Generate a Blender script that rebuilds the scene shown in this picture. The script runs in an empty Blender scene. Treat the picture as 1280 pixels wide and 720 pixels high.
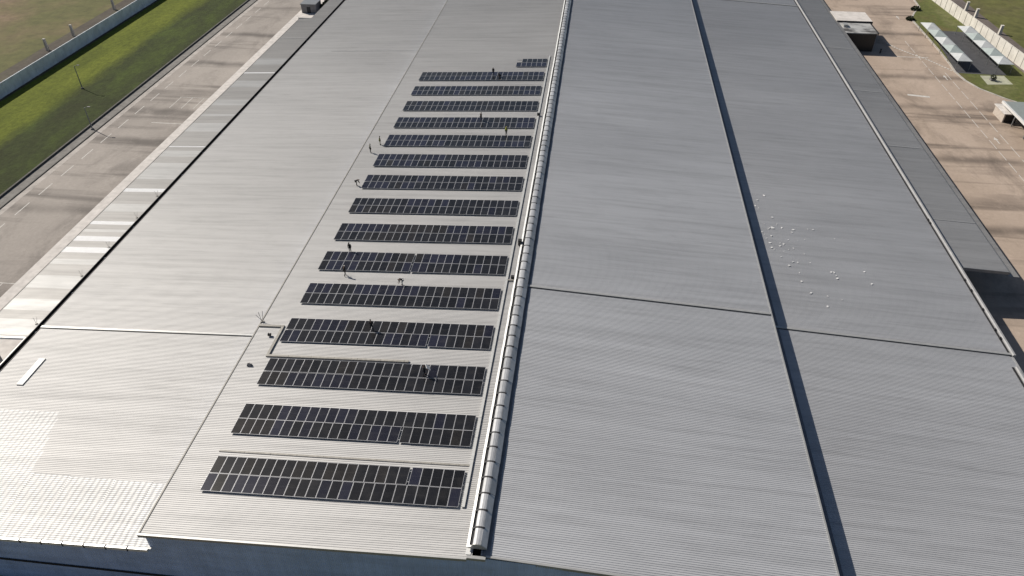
import bpy, math, random
from math import radians, sin, cos, tan, pi, sqrt
from mathutils import Vector, Matrix

rnd = random.Random(7)
scene = bpy.context.scene
COL = scene.collection

# ------------------------------------------------------------------ camera, sky, sun, exposure
G = 13.4                      # height of the ridge above the ground
SL = 0.0486                   # roof slope (rad)
T = tan(SL)
cam_d = bpy.data.cameras.new('camera')
cam = bpy.data.objects.new('camera', cam_d)
COL.objects.link(cam)
cam_d.sensor_width = 36.0
cam_d.lens = 920.66 / 1280 * 36.0
cam_d.clip_end = 6000
cam_d.clip_start = 0.5
pit, yaw = 0.6665, 0.1110
fwd = Vector((-sin(yaw) * cos(pit), cos(yaw) * cos(pit), -sin(pit)))
rgt = Vector((cos(yaw), sin(yaw), 0))
upv = rgt.cross(fwd)
M = Matrix((rgt, upv, -fwd)).transposed().to_4x4()
M.translation = Vector((7.72, 0.0, 63.28 + G))
cam.matrix_world = M
scene.camera = cam

SUN = Vector((-1.05, 0.60, 1.0)).normalized()
world = bpy.data.worlds.new('World')
scene.world = world
world.use_nodes = True
wn = world.node_tree
sky = wn.nodes.new('ShaderNodeTexSky')
sky.sky_type = 'NISHITA'
sky.sun_disc = False
sky.sun_elevation = math.asin(SUN.z)
sky.sun_rotation = math.atan2(SUN.x, SUN.y)
wn.links.new(sky.outputs[0], wn.nodes['Background'].inputs[0])
wn.nodes['Background'].inputs[1].default_value = 0.055
sl = bpy.data.lights.new('sun', 'SUN')
sl.energy = 4.9
sl.angle = radians(0.5)
sl.color = (1.0, 0.932, 0.84)
so = bpy.data.objects.new('sun', sl)
COL.objects.link(so)
so.rotation_euler = (-SUN).to_track_quat('-Z', 'Y').to_euler()
so.location = (0, 0, 200)
scene.view_settings.view_transform = 'Standard'
scene.view_settings.look = 'None'
scene.view_settings.exposure = 0.0
scene.view_settings.gamma = 1.0


# ------------------------------------------------------------------ materials
class N:
    def __init__(self, name):
        self.m = bpy.data.materials.new(name)
        self.m.use_nodes = True
        self.t = self.m.node_tree
        self.b = self.t.nodes['Principled BSDF']

    def n(self, kind, **kw):
        x = self.t.nodes.new(kind)
        for k, v in kw.items():
            setattr(x, k, v)
        return x

    def link(self, a, b):
        self.t.links.new(a, b)

    def pos(self, scale=(1, 1, 1), obj=False):
        if obj:
            s = self.n('ShaderNodeTexCoord').outputs['Object']
        else:
            s = self.n('ShaderNodeNewGeometry').outputs['Position']
        mp = self.n('ShaderNodeMapping')
        mp.inputs['Scale'].default_value = scale
        self.link(s, mp.inputs['Vector'])
        return mp.outputs[0]

    def noise(self, scale=(1, 1, 1), detail=3, rough=.55, obj=False, dist=0):
        x = self.n('ShaderNodeTexNoise')
        x.inputs['Scale'].default_value = 1
        x.inputs['Detail'].default_value = detail
        x.inputs['Roughness'].default_value = rough
        x.inputs['Distortion'].default_value = dist
        self.link(self.pos(scale, obj), x.inputs['Vector'])
        return x.outputs['Fac']

    def ramp(self, fac, stops):
        r = self.n('ShaderNodeValToRGB')
        e = r.color_ramp.elements
        while len(e) > 1:
            e.remove(e[-1])
        e[0].position = stops[0][0]
        e[0].color = c4(stops[0][1])
        for p, c in stops[1:]:
            q = e.new(p)
            q.color = c4(c)
        self.link(fac, r.inputs[0])
        return r.outputs[0]

    def mix(self, fac, a, b, mode='MIX'):
        x = self.n('ShaderNodeMix', data_type='RGBA', blend_type=mode)
        for s, v in ((x.inputs[0], fac), (x.inputs[6], a), (x.inputs[7], b)):
            if isinstance(v, (int, float)):
                s.default_value = v
            elif isinstance(v, tuple):
                s.default_value = c4(v)
            else:
                self.link(v, s)
        return x.outputs[2]

    def bump(self, h, strength=.3, dist=.05):
        x = self.n('ShaderNodeBump')
        x.inputs['Strength'].default_value = strength
        x.inputs['Distance'].default_value = dist
        self.link(h, x.inputs['Height'])
        self.link(x.outputs[0], self.b.inputs['Normal'])

    def set(self, col=None, rough=None, metal=None, spec=None, coat=None):
        for k, v in (('Base Color', col), ('Roughness', rough), ('Metallic', metal), ('Specular IOR Level', spec), ('Coat Weight', coat)):
            if v is None:
                continue
            s = self.b.inputs[k]
            if isinstance(v, tuple):
                s.default_value = c4(v)
            elif isinstance(v, (int, float)):
                s.default_value = v
            else:
                self.link(v, s)
        return self.m


def c4(c):
    if isinstance(c, (int, float)):
        return (c, c, c, 1)
    return tuple(c) + (1,) if len(c) == 3 else c


def plain(name, col, rough=.6, metal=0.0, var=.12, scale=1.5, spec=None):
    k = N(name)
    f = k.noise((scale,) * 3, 4)
    a = tuple(x * (1 - var) for x in col)
    b = tuple(min(1, x * (1 + var)) for x in col)
    return k.set(k.ramp(f, [(.3, a), (.7, b)]), rough, metal, spec)


def roof_mat(name, base, rough, metal, tint=(1, 1, 1), ripple=0.0):
    k = N(name)
    # runs of sheets of slightly different age, streaks along the ribs, broad dusty patches
    sheets = k.noise((.004, .55, .5), 2, .7)
    streak = k.noise((.022, 1.25, 1.2), 5, .75)
    broad = k.noise((.02, .045, .05), 3, .55)
    dirt = k.noise((.25, .6, .6), 5, .7)
    def s(v):
        return tuple(base * v * t for t in tint)
    c = k.ramp(sheets, [(.3, s(.94)), (.5, s(1.0)), (.7, s(1.04))])
    c = k.mix(1.0, c, k.ramp(streak, [(.32, .86), (.5, 1.0), (.70, 1.06)]), 'MULTIPLY')
    c = k.mix(1.0, c, k.ramp(broad, [(.3, .93), (.7, 1.05)]), 'MULTIPLY')
    c = k.mix(1.0, c, k.ramp(dirt, [(.25, .93), (.5, 1.0)]), 'MULTIPLY')
    r = k.ramp(broad, [(.3, rough - .03), (.7, rough + .04)])
    k.set(c, r, metal)
    if ripple:
        w = k.n('ShaderNodeTexWave', wave_type='BANDS', bands_direction='X')
        w.inputs['Scale'].default_value = 2 * pi / (20 * .68)
        w.inputs['Distortion'].default_value = 1.6
        w.inputs['Detail'].default_value = 2.5
        w.inputs['Detail Scale'].default_value = 1.6
        k.link(k.pos((1, 1, 1)), w.inputs['Vector'])
        k.bump(w.outputs['Fac'], ripple, .05)
    else:
        k.bump(k.noise((.35, 1.1, 1.1), 2), .35, .06)
    return k.m


M_ROOF = roof_mat('sun_tinted_roof_metal', .495, .655, .34, (1.008, .998, .98))  # left slopes: warmth of the sun glare put into the tint
M_ROOFU = roof_mat('sky_tinted_roof_metal', .475, .63, .34, (.98, 1.0, 1.035))  # same metal on the right, cool sky reflection put into the tint
M_ROOFR = roof_mat('dimmed_roof_metal', .452, .63, .34, (.985, 1.0, 1.03))  # same metal, lower right: weaker reflected light put into a darker base
M_LEAN = roof_mat('lean_to_roof_metal', .385, .60, .36, (1.02, 1.0, .97))
M_LEANP = roof_mat('newer_lean_to_metal', .48, .58, .36, (1.0, 1.0, .985))
M_LEANR = roof_mat('grey_lean_to_metal', .41, .56, .35, (1.0, 1.0, 1.0))
M_NEW = roof_mat('unweathered_roof_metal', .535, .63, .34, (1.0, 1.0, .99), ripple=.6)
M_SKYL = plain('milky_skylight', (.88, .88, .87), .45, .0, .03)
M_TRIM = plain('pale_metal_trim', (.42, .42, .41), .45, .35, .08)
M_FLASH = plain('shadow_dark_flashing', (.20, .20, .215), .7, .1, .15)  # ridge flashing colour darkened to deepen the vent's shadow
M_DUCT = plain('dull_duct_metal', (.33, .33, .33), .7, .1, .12)
M_WHITE = plain('white_metal', (.78, .78, .76), .35, .2, .06)
def vent_mat():
    k = N('vent_metal')
    inf = k.n('ShaderNodeObjectInfo').outputs['Random']
    c = k.ramp(inf, [(0, (.42, .43, .44)), (.5, (.52, .525, .53)), (1, (.63, .635, .64))])
    c = k.mix(1.0, c, k.ramp(k.noise((3, 1.2, 3), 4, .7), [(.3, .78), (.65, 1.05)]), 'MULTIPLY')
    return k.set(c, .42, .35)
M_VENT = vent_mat()
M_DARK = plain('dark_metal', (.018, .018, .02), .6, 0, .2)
M_BRACK = plain('vent_bracket', (.022, .022, .025), .6, 0, .2)
M_TRAY = plain('galvanised_tray', (.56, .56, .54), .45, .35, .1, 3)
M_TRAYB = plain('dusty_tray', (.30, .285, .255), .6, .1, .2, 3)
M_RAIL = plain('aluminium_rail', (.50, .51, .52), .4, .5, .05)
M_FRAME = plain('panel_frame', (.45, .455, .47), .45, .25, .05)


def clad_mat(name, col, rough=.45):
    k = N(name)
    f = k.noise((.2, .2, .9), 4, .6)
    g = k.noise((1.2, 1.2, .06), 3, .6)
    a = tuple(x * .86 for x in col)
    b = tuple(x * 1.1 for x in col)
    c = k.ramp(f, [(.3, a), (.7, b)])
    c = k.mix(1.0, c, k.ramp(g, [(.3, .88), (.7, 1.05)]), 'MULTIPLY')
    return k.set(c, rough, .15)


M_WALL = clad_mat('blue_grey_cladding', (.54, .67, .95))
M_WALLD = clad_mat('dark_cladding', (.018, .019, .022))


def panel_mat(name, col, line):
    k = N(name)
    t = k.n('ShaderNodeTexCoord').outputs['Object']
    sep = k.n('ShaderNodeSeparateXYZ')
    k.link(t, sep.inputs[0])

    def grid(o, step, w):
        a = k.n('ShaderNodeMath', operation='PINGPONG')
        k.link(o, a.inputs[0])
        a.inputs[1].default_value = step / 2
        b = k.n('ShaderNodeMath', operation='LESS_THAN')
        k.link(a.outputs[0], b.inputs[0])
        b.inputs[1].default_value = w
        return b.outputs[0]
    gx = grid(sep.outputs[0], .182, .004)
    gy = grid(sep.outputs[1], .092, .003)
    gm = grid(sep.outputs[1], 1.13, .012)
    mx = k.n('ShaderNodeMath', operation='MAXIMUM')
    k.link(gx, mx.inputs[0]); k.link(gy, mx.inputs[1])
    mx2 = k.n('ShaderNodeMath', operation='MAXIMUM')
    k.link(mx.outputs[0], mx2.inputs[0]); k.link(gm, mx2.inputs[1])
    inf = k.n('ShaderNodeObjectInfo')
    cc = k.ramp(inf.outputs['Random'], [(0, tuple(x * .65 for x in col)), (1, tuple(x * 1.5 for x in col))])
    c = k.mix(mx2.outputs[0], cc, line)
    dust = k.noise((.8, .8, .8), 4, .6)
    c = k.mix(k.ramp(dust, [(.45, 0.0), (.8, .06)]), c, (.25, .23, .2))
    return k.set(c, .22, 0, .30)


M_PAN = [panel_mat('black_cells', (.0095, .0098, .0118), (.034, .034, .038)),
         panel_mat('blue_black_cells', (.0105, .0112, .021), (.055, .055, .07)),
         panel_mat('brown_black_cells', (.0135, .0125, .0125), (.06, .055, .05))]


def ground_mat(name, stops, sc=(.05, .05, .05), fine=.8, fv=.12, rough=.9, detail=5, bump=.0, dist=0):
    k = N(name)
    c = k.ramp(k.noise(sc, detail, .6, dist=dist), stops)
    c = k.mix(1.0, c, k.ramp(k.noise((fine,) * 3, 4, .7), [(.3, 1 - fv), (.7, 1 + fv)]), 'MULTIPLY')
    k.set(c, rough, 0, .3)
    if bump:
        k.bump(k.noise((fine * 2,) * 3, 4), bump, .15)
    return k.m


def concrete_yard(name, a, b, dark, stain, rows):
    k = N(name)
    c = k.ramp(k.noise((.06, .035, .05), 5, .6), [(.3, a), (.7, b)])
    # tyre-dark bands and run-off stains lying across the slab, patches along the traffic direction
    band = k.noise((.012, .16, .1), 4, .6, dist=.6)
    c = k.mix(k.ramp(band, [(.53, 0.0), (.66, stain)]), c, dark)
    # dark water and tyre stains lying straight across the slab at the drain lines
    sep = k.n('ShaderNodeSeparateXYZ'); k.link(k.n('ShaderNodeNewGeometry').outputs['Position'], sep.inputs[0])
    wob = k.n('ShaderNodeMath', operation='MULTIPLY_ADD'); k.link(k.noise((.16, .05, .1), 4, .6), wob.inputs[0]); wob.inputs[1].default_value = 3.0
    k.link(sep.outputs[1], wob.inputs[2])
    mr = k.n('ShaderNodeMapRange'); mr.inputs[1].default_value = 70.0; mr.inputs[2].default_value = 250.0; k.link(wob.outputs[0], mr.inputs[0])
    st = []
    for y in rows:
        q = (y + 1.5 - 70) / 180
        st += [(q - .011, 0.0), (q - .002, .8), (q + .002, .8), (q + .013, 0.0)]
    reach = k.ramp(k.noise((.07, .02, .1), 3, .6), [(.38, .45), (.58, 1.0)])
    c = k.mix(k.mix(1.0, k.ramp(mr.outputs[0], st), reach, 'MULTIPLY'), c, dark)
    blot = k.noise((.10, .05, .1), 6, .7, dist=.4)
    c = k.mix(k.ramp(blot, [(.50, 0.0), (.70, stain * .85)]), c, dark)
    pale = k.noise((.3, .22, .2), 5, .7)
    c = k.mix(k.ramp(pale, [(.55, 0.0), (.8, .35)]), c, tuple(min(1, x * 1.35) for x in b))
    c = k.mix(1.0, c, k.ramp(k.noise((1.5,) * 3, 4, .7), [(.3, .92), (.7, 1.06)]), 'MULTIPLY')
    return k.set(c, .85, 0, .3)


M_SOIL = ground_mat('bare_field', [(.30, (.07, .078, .024)), (.48, (.115, .112, .038)), (.60, (.165, .125, .065)), (.74, (.30, .19, .15))], (.022, .016, .03), .35, .25, bump=.5)
M_FIELDR = ground_mat('olive_field', [(.30, (.07, .075, .022)), (.5, (.125, .125, .04)), (.7, (.10, .085, .045))], (.05, .03, .03), .35, .25, bump=.5)
M_BAND = ground_mat('brown_weeds', [(.3, (.055, .045, .038)), (.55, (.085, .072, .055)), (.75, (.09, .09, .04))], (.15, .06, .1), .7, .25, bump=.5)
M_BANDR = ground_mat('grey_brown_track', [(.3, (.12, .10, .09)), (.7, (.17, .145, .13))], (.15, .06, .1), .7, .2)
def verge_mat():
    # mown bright grass by the wall, coarse dark unmown growth towards the road, with a ragged border
    k = N('verge_grass')
    a = k.ramp(k.noise((.12, .035, .1), 5, .65), [(.3, (.080, .098, .013)), (.5, (.115, .137, .017)), (.72, (.155, .178, .023))])
    d = k.ramp(k.noise((.10, .04, .1), 6, .65), [(.30, (.030, .032, .014)), (.5, (.042, .054, .016)), (.70, (.070, .098, .018))])
    sep = k.n('ShaderNodeSeparateXYZ')
    k.link(k.n('ShaderNodeNewGeometry').outputs['Position'], sep.inputs[0])
    m = k.n('ShaderNodeMath', operation='MULTIPLY_ADD')
    k.link(k.noise((.12, .05, .1), 6, .7), m.inputs[0]); m.inputs[1].default_value = 9.0
    k.link(sep.outputs[0], m.inputs[2])
    mr = k.n('ShaderNodeMapRange')
    mr.inputs[1].default_value = -120.2; mr.inputs[2].default_value = -116.0
    k.link(m.outputs[0], mr.inputs[0])
    c = k.mix(mr.outputs[0], a, d)
    c = k.mix(1.0, c, k.ramp(k.noise((.8, .6, .7), 6, .8), [(.3, .62), (.7, 1.34)]), 'MULTIPLY')
    k.set(c, .95, 0, .2)
    k.bump(k.noise((1.4, 1.4, 1.4), 4), .6, .2)
    return k.m
M_VERGE = verge_mat()
M_GR_R = ground_mat('patchy_grass', [(.3, (.13, .11, .045)), (.5, (.10, .115, .03)), (.7, (.15, .15, .06))], (.13, .10, .1), .7, .25, bump=.6)
M_ROAD = concrete_yard('worn_concrete_road', (.295, .265, .238), (.40, .36, .322), (.105, .093, .083), .62, (111.5, 141, 156.5, 187, 210))
M_YARD = concrete_yard('brown_concrete_yard', (.36, .285, .225), (.46, .37, .30), (.105, .085, .07), .7, (124, 152.2, 179.2, 198.4, 232))
M_PAVE = plain('pale_concrete', (.60, .565, .53), .85, 0, .14, .8)
M_DRAIN = plain('drain_concrete', (.20, .19, .175), .9, 0, .25, .8)
M_KERB = plain('kerb_concrete', (.44, .41, .37), .85, 0, .2, .9)
M_KERBD = plain('dark_kerb_concrete', (.10, .095, .085), .9, 0, .25, .9)
M_ASPH = plain('dark_asphalt', (.065, .066, .072), .9, 0, .18, .6)
M_PAINT = plain('road_paint', (.57, .55, .51), .7, 0, .18, 1.2)
M_WALLC = plain('precast_concrete', (.74, .78, .82), .85, 0, .16, .5)
M_WALLP = plain('pale_precast', (.66, .63, .57), .85, 0, .12, .5)
M_SHADE = plain('shade_canvas', (.50, .52, .52), .75, 0, .10, .8)
M_SHADEG = plain('green_grey_canvas', (.36, .41, .40), .75, 0, .10, .8)
M_STEEL = plain('painted_steel', (.22, .23, .24), .5, .3, .1)
M_PADC = plain('cream_paving', (.40, .40, .30), .9, 0, .15, .8)
M_GATE = plain('grey_green_roof', (.27, .30, .29), .6, .1, .08)
M_BEIGE = plain('beige_render', (.50, .44, .38), .85, 0, .1)
M_BLACK = plain('black_opening', (.012, .011, .012), .6, 0, .1)
M_GREYB = plain('grey_box_paint', (.20, .19, .19), .7, 0, .15)
M_LEAF = ground_mat('dark_leaves', [(.3, (.018, .022, .012)), (.7, (.04, .05, .02))], (1.5, 1.5, 1.5), 2, .3)
M_SCRAP = plain('white_scrap', (.66, .66, .65), .6, 0, .05)
M_ANNEX = ground_mat('annex_roof_sheet', [(.35, (.10, .095, .09)), (.5, (.40, .40, .39)), (.8, (.52, .52, .50))], (.18, .25, .2), 1, .1, .5)


# ------------------------------------------------------------------ mesh helpers
class MB:
    def __init__(self):
        self.v = []; self.f = []; self.mi = []; self.cur = 0

    def add(self, vs, fs):
        o = len(self.v)
        self.v += [tuple(p) for p in vs]
        for f in fs:
            self.f.append(tuple(i + o for i in f)); self.mi.append(self.cur)

    def hexa(self, p):      # 4 bottom (ccw from above) + 4 top
        self.add(p, [(3, 2, 1, 0), (4, 5, 6, 7), (0, 1, 5, 4), (1, 2, 6, 5), (2, 3, 7, 6), (3, 0, 4, 7)])

    def box(self, x0, x1, y0, y1, z0, z1):
        if x0 > x1: x0, x1 = x1, x0
        if y0 > y1: y0, y1 = y1, y0
        self.hexa([(x0, y0, z0), (x1, y0, z0), (x1, y1, z0), (x0, y1, z0), (x0, y0, z1), (x1, y0, z1), (x1, y1, z1), (x0, y1, z1)])

    def sbox(self, x0, x1, y0, y1, zf, lo, hi, k=0.0):      # box that follows a slope in x (and skews y by k*x)
        if x0 > x1: x0, x1 = x1, x0
        a, b = zf(x0), zf(x1)
        s0, s1 = k * x0, k * x1
        self.hexa([(x0, y0 + s0, a + lo), (x1, y0 + s1, b + lo), (x1, y1 + s1, b + lo), (x0, y1 + s0, a + lo),
                   (x0, y0 + s0, a + hi), (x1, y0 + s1, b + hi), (x1, y1 + s1, b + hi), (x0, y1 + s0, a + hi)])

    def bar(self, a, b, r=.05, n=6, r2=None):
        a, b = Vector(a), Vector(b)
        d = (b - a).normalized()
        u = d.orthogonal().normalized(); w = d.cross(u)
        r2 = r if r2 is None else r2
        vs = []
        for p, q in ((a, r), (b, r2)):
            for i in range(n):
                t = 2 * pi * i / n
                vs.append(p + u * (cos(t) * q) + w * (sin(t) * q))
        fs = [(i, (i + 1) % n, n + (i + 1) % n, n + i) for i in range(n)]
        fs += [tuple(range(n - 1, -1, -1)), tuple(range(n, 2 * n))]
        self.add(vs, fs)

    def prism_y(self, prof, y0, y1):      # closed profile (x,z) ccw seen from -y, extruded along y
        n = len(prof)
        vs = [(x, y0, z) for x, z in prof] + [(x, y1, z) for x, z in prof]
        fs = [(i, i + n, (i + 1) % n + n, (i + 1) % n) for i in range(n)]
        fs += [tuple(range(n)), tuple(range(2 * n - 1, n - 1, -1))]
        self.add(vs, fs)

    def poly(self, pts, z0, z1):          # flat slab from a ccw outline
        n = len(pts)
        vs = [(x, y, z0) for x, y in pts] + [(x, y, z1) for x, y in pts]
        fs = [(i, (i + 1) % n, n + (i + 1) % n, n + i) for i in range(n)]
        fs += [tuple(range(n - 1, -1, -1)), tuple(range(n, 2 * n))]
        self.add(vs, fs)

    def mesh(self, name, mats):
        m = bpy.data.meshes.new(name)
        m.from_pydata(self.v, [], self.f)
        for x in (mats if isinstance(mats, (list, tuple)) else [mats]):
            m.materials.append(x)
        if any(self.mi):
            m.polygons.foreach_set('material_index', self.mi)
        m.update()
        return m

    def build(self, name, mats, parent=None, smooth=False, **props):
        m = self.mesh(name, mats)
        if smooth:
            m.shade_smooth()
        return link(name, m, parent, **props)


def link(name, data, parent=None, loc=None, **props):
    o = bpy.data.objects.new(name, data)
    COL.objects.link(o)
    if parent is not None:
        o.parent = parent
    if loc is not None:
        o.location = loc
    for k, v in props.items():
        o[k] = v
    return o


def thing(name, label, cat, loc=(0, 0, 0), group=None):
    o = link(name, None, None, loc)
    o['label'] = label; o['category'] = cat
    if group:
        o['group'] = group
    return o


def structure(name, mb, mat, parent=None):
    o = mb.build(name, mat, parent)
    if parent is None:
        o['kind'] = 'structure'
    return o


def copy_tree(o, parent=None):
    c = o.copy()
    COL.objects.link(c)
    if parent is not None:
        c.parent = parent
    for ch in list(o.children):
        copy_tree(ch, c)
    return c


def sheet(x0, x1, y0, y1, z):
    b = MB()
    b.add([(x0, y0, z), (x1, y0, z), (x1, y1, z), (x0, y1, z)], [(0, 1, 2, 3)])
    return b


def psheet(pts, z):
    b = MB()
    b.add([(x, y, z) for x, y in pts], [tuple(range(len(pts)))])
    return b


# ------------------------------------------------------------------ the ground, roads, verges
YF, YB = 20.0, 340.0
structure('ground', sheet(-3000, 3000, -1500, 4500, 0.0), M_SOIL)
structure('weed_strip', sheet(-149.5, -137.5, YF, YB, .004), M_BAND)
structure('grass_verge', sheet(-137.6, -107.9, YF, YB, .008), M_VERGE)
road_l = structure('concrete_road', sheet(-104.8, -60, YF, YB, .004), M_ROAD)
structure('drain_slab', sheet(-107.6, -105.1, YF, YB, .016), M_DRAIN)
structure('pale_road_edge', sheet(-104.9, -103.5, YF, YB, .010), plain('worn_edge_concrete', (.42, .385, .35), .9, 0, .2, .6))
b = MB(); b.box(-86.9, -76.6, 70.5, YB, 0.0, .14)
structure('concrete_walkway', b, M_PAVE)
b = MB(); b.box(-108.0, -107.6, YF, YB, 0, .36)
structure('kerb_and_ditch_stand_in', b, M_KERBD)  # raised kerb in the ditch's place, shaped so its shadow draws the dark line
b = MB(); b.box(-105.15, -104.95, YF, YB, 0, .16)
structure('kerb_and_ditch_stand_in', b, M_KERBD)

# lane dashes, stall lines: each a painted piece of the road
dm = None
y = 56.0
while y < 300:
    if dm is None:
        dm = MB(); dm.box(-.09, .09, 0, 4.6, 0, .004); dm = dm.mesh('lane_dash', M_PAINT)
    link('lane_dash', dm, road_l, (-100.8, y, .008))
    y += 7.55


def paint(parent, x0, y0, x1, y1, w=.13, z=.010, name='painted_line'):
    d = Vector((x1 - x0, y1 - y0)).normalized()
    n = Vector((-d.y, d.x)) * w / 2
    p = [(x0 - n.x, y0 - n.y), (x1 - n.x, y1 - n.y), (x1 + n.x, y1 + n.y), (x0 + n.x, y0 + n.y)]
    b = MB(); b.poly(p, z - .003, z + .001)
    return b.build(name, M_PAINT, parent)


paint(road_l, -94.5, 164.8, -86.0, 164.8)
for x in (-94.2, -91.2, -88.2):
    paint(road_l, x, 158.4, x, 164.7)
paint(road_l, -94.6, 150.2, -86.2, 150.2, .22)
paint(road_l, -94.0, 88.7, -86.2, 88.7)
for x in (-92.0, -89.2):
    paint(road_l, x, 82.5, x, 88.6)
paint(road_l, -79.3, 66.0, -79.3, 76.5, .16)
b = MB(); b.box(-78.4, -77.2, 40, 70.4, 0, .06)
structure('mossy_paving_strip', b, ground_mat('mossy_concrete', [(.3, (.18, .19, .13)), (.7, (.30, .29, .23))], (.5, .2, .2)))

# right-hand yard
yard = structure('concrete_yard', sheet(60, 118, YF, YB, .004), M_YARD)
kerb_pts = [(114.2, 330), (113.9, 290), (113.4, 266.8), (112.7, 259.1), (109.0, 252.5), (106.4, 246.5), (106.1, 231.3), (105.8, 219.7), (105.2, 208.5),
            (104.7, 203.3), (105.2, 197.4), (106.9, 192.3), (110.8, 186.8), (114.0, 183.5), (120, 180.5), (140, 176)]
b = MB()
for (x0, y0), (x1, y1) in zip(kerb_pts, kerb_pts[1:]):
    b.add([(x0, y0, .09), (x1, y1, .09), (150, y1, .09), (150, y0, .09)], [(0, 1, 2, 3)])
structure('grass_plot', b, M_GR_R)
b = MB()
for (x0, y0), (x1, y1) in zip(kerb_pts, kerb_pts[1:]):
    b.hexa([(x0 - .25, y0, 0), (x1 - .25, y1, 0), (x1 + .3, y1, 0), (x0 + .3, y0, 0), (x0 - .25, y0, .15), (x1 - .25, y1, .15), (x1 + .3, y1, .15), (x0 + .3, y0, .15)])
structure('yard_kerb', b, M_KERB)
structure('grey_brown_track', psheet([(123.9, 180), (132.2, 180), (129.4, 270), (128.5, 345), (115.5, 345), (119.6, 267)], .10), M_BANDR)
structure('olive_field', psheet([(132.2, 150), (900, 150), (900, 900), (120, 900), (128.5, 345), (129.4, 270)], .11), M_FIELDR)
structure('dark_asphalt_parking', psheet([(104.9, 202.4), (117.4, 202.0), (119.6, 235.7), (108.8, 236.5)], .095), M_ASPH)
structure('cream_paving', psheet([(110.0, 195.2), (116.6, 196.0), (116.6, 201.7), (110.3, 201.2)], .10), M_PADC)

for (x, y0, y1, st) in ((98.1, 100, 226, 5.3), (101.6, 100, 200, 6.1)):
    y = y0
    while y < y1:
        paint(yard, x + .006 * (y - 150), y, x + .006 * (y + st * .8 - 150), y + st * .8, .14, .009, 'lane_dash')
        y += st
for (x, y) in ((100.9, 199.0), (99.8, 162.6), (102.7, 247.6)):
    b = MB()
    b.poly([(x - .12, y - 1.6), (x + .12, y - 1.6), (x + .12, y + .3), (x - .12, y + .3)], .006, .010)
    b.poly([(x - .5, y + .3), (x + .5, y + .3), (x, y + 1.6)], .006, .010)
    b.build('painted_arrow', M_PAINT, yard)
hp = [(92.7, 223.7), (94.3, 220.0), (97.3, 215.4), (100.4, 211.5), (103.0, 206.5), (104.4, 203.8)]
n = 0
hump = thing('speed_hump', 'low speed hump of pale worn blocks running diagonally across the yard to the kerb', 'speed hump', (92.7, 223.7, 0))
for (x0, y0), (x1, y1) in zip(hp, hp[1:]):
    L = math.hypot(x1 - x0, y1 - y0); k = max(1, int(L / .9))
    for i in range(k):
        a = Vector((x0 + (x1 - x0) * i / k, y0 + (y1 - y0) * i / k)); e = Vector((x0 + (x1 - x0) * (i + .72) / k, y0 + (y1 - y0) * (i + .72) / k))
        d = (e - a).normalized(); nn = Vector((-d.y, d.x)) * .19
        q = [a - nn, e - nn, e + nn, a + nn]
        b = MB(); b.poly([(p.x - 92.7, p.y - 223.7) for p in q], .0, .07)
        b.build('block', M_PAINT, hump)
paint(yard, 88, 213.0, 101, 213.3, .3)
paint(yard, 87.5, 186.5, 92.6, 185.6, .9)
paint(yard, 84, 86.5, 95, 86.2, .12)


# ------------------------------------------------------------------ the warehouse
WH = thing('warehouse', 'huge grey ribbed metal roof warehouse filling the photo, with ridge vent and stepped slopes', 'warehouse', (0, 0, 0))
ZU = lambda x: G - T * abs(x)
ZL = lambda x: G - 2.4 - T * abs(x)
ZNL = lambda x: G - 2.6 - T * abs(x)
ZNR = lambda x: G - 3.5 - T * abs(x)
RK = -0.014


def corrug(name, x0, x1, y0, y1, zf, mat, pitch=.25, h=.037, k=0.0, dz=0.0, parent=WH, nseg=1):
    if x0 > x1: x0, x1 = x1, x0
    b = MB(); vs = []
    n = max(1, int(round((y1 - y0) / pitch))); p = (y1 - y0) / n
    pr = []
    for i in range(n):
        o = y0 + i * p
        pr += [(o, 0), (o + p * .80, 0), (o + p * .85, h), (o + p * .95, h)]
    pr.append((y1, 0))
    for y, z in pr:
        for x in (x0, x1):
            vs.append((x, y + k * x, zf(x) + z + dz))
    fs = [(2 * i, 2 * i + 1, 2 * i + 3, 2 * i + 2) for i in range(len(pr) - 1)]
    b.add(vs, fs)
    return b.build(name, mat, parent)


YE = 330.0
XS = 34.2
# upper slopes
corrug('roof_slope', -XS, -.4, 38.3, YE, ZU, M_ROOF)
corrug('roof_slope', .4, XS + .2, 38.75, YE, ZU, M_ROOFU, k=RK)
# lower slopes
XLE = 67.3
corrug('roof_slope', -XLE, -33.6, 55.5, YE, ZL, M_ROOF)
nb = 9
for q in range(nb):                   # sheets of the patch end at ragged, stepped lengths
    ya, yb = 46.5 + q * 1.0, 47.5 + q * 1.0
    xe = -52.4 - (ya - 46.5) * .26 + rnd.uniform(-.2, .2)
    corrug('roof_slope', xe, -33.6, ya, yb, ZL, M_ROOF)
    corrug('unweathered_roof_slope', -XLE, xe, ya, yb, ZL, M_NEW)
for xa, xb, ye in ((-XLE, -52, 46.5), (-52, -47.5, 46.4), (-47.5, -42, 46.3), (-42, -37.5, 46.2), (-37.5, -33.6, 46.1)):
    corrug('unweathered_roof_slope', xa, xb, 38.2, ye, ZL, M_NEW)
    if ye < 46.5:
        corrug('roof_slope', xa, xb, ye, 46.5, ZL, M_ROOF)
corrug('roof_slope', 33.6, 66.9, 39.0, YE, ZL, M_ROOFR, k=RK)
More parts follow.
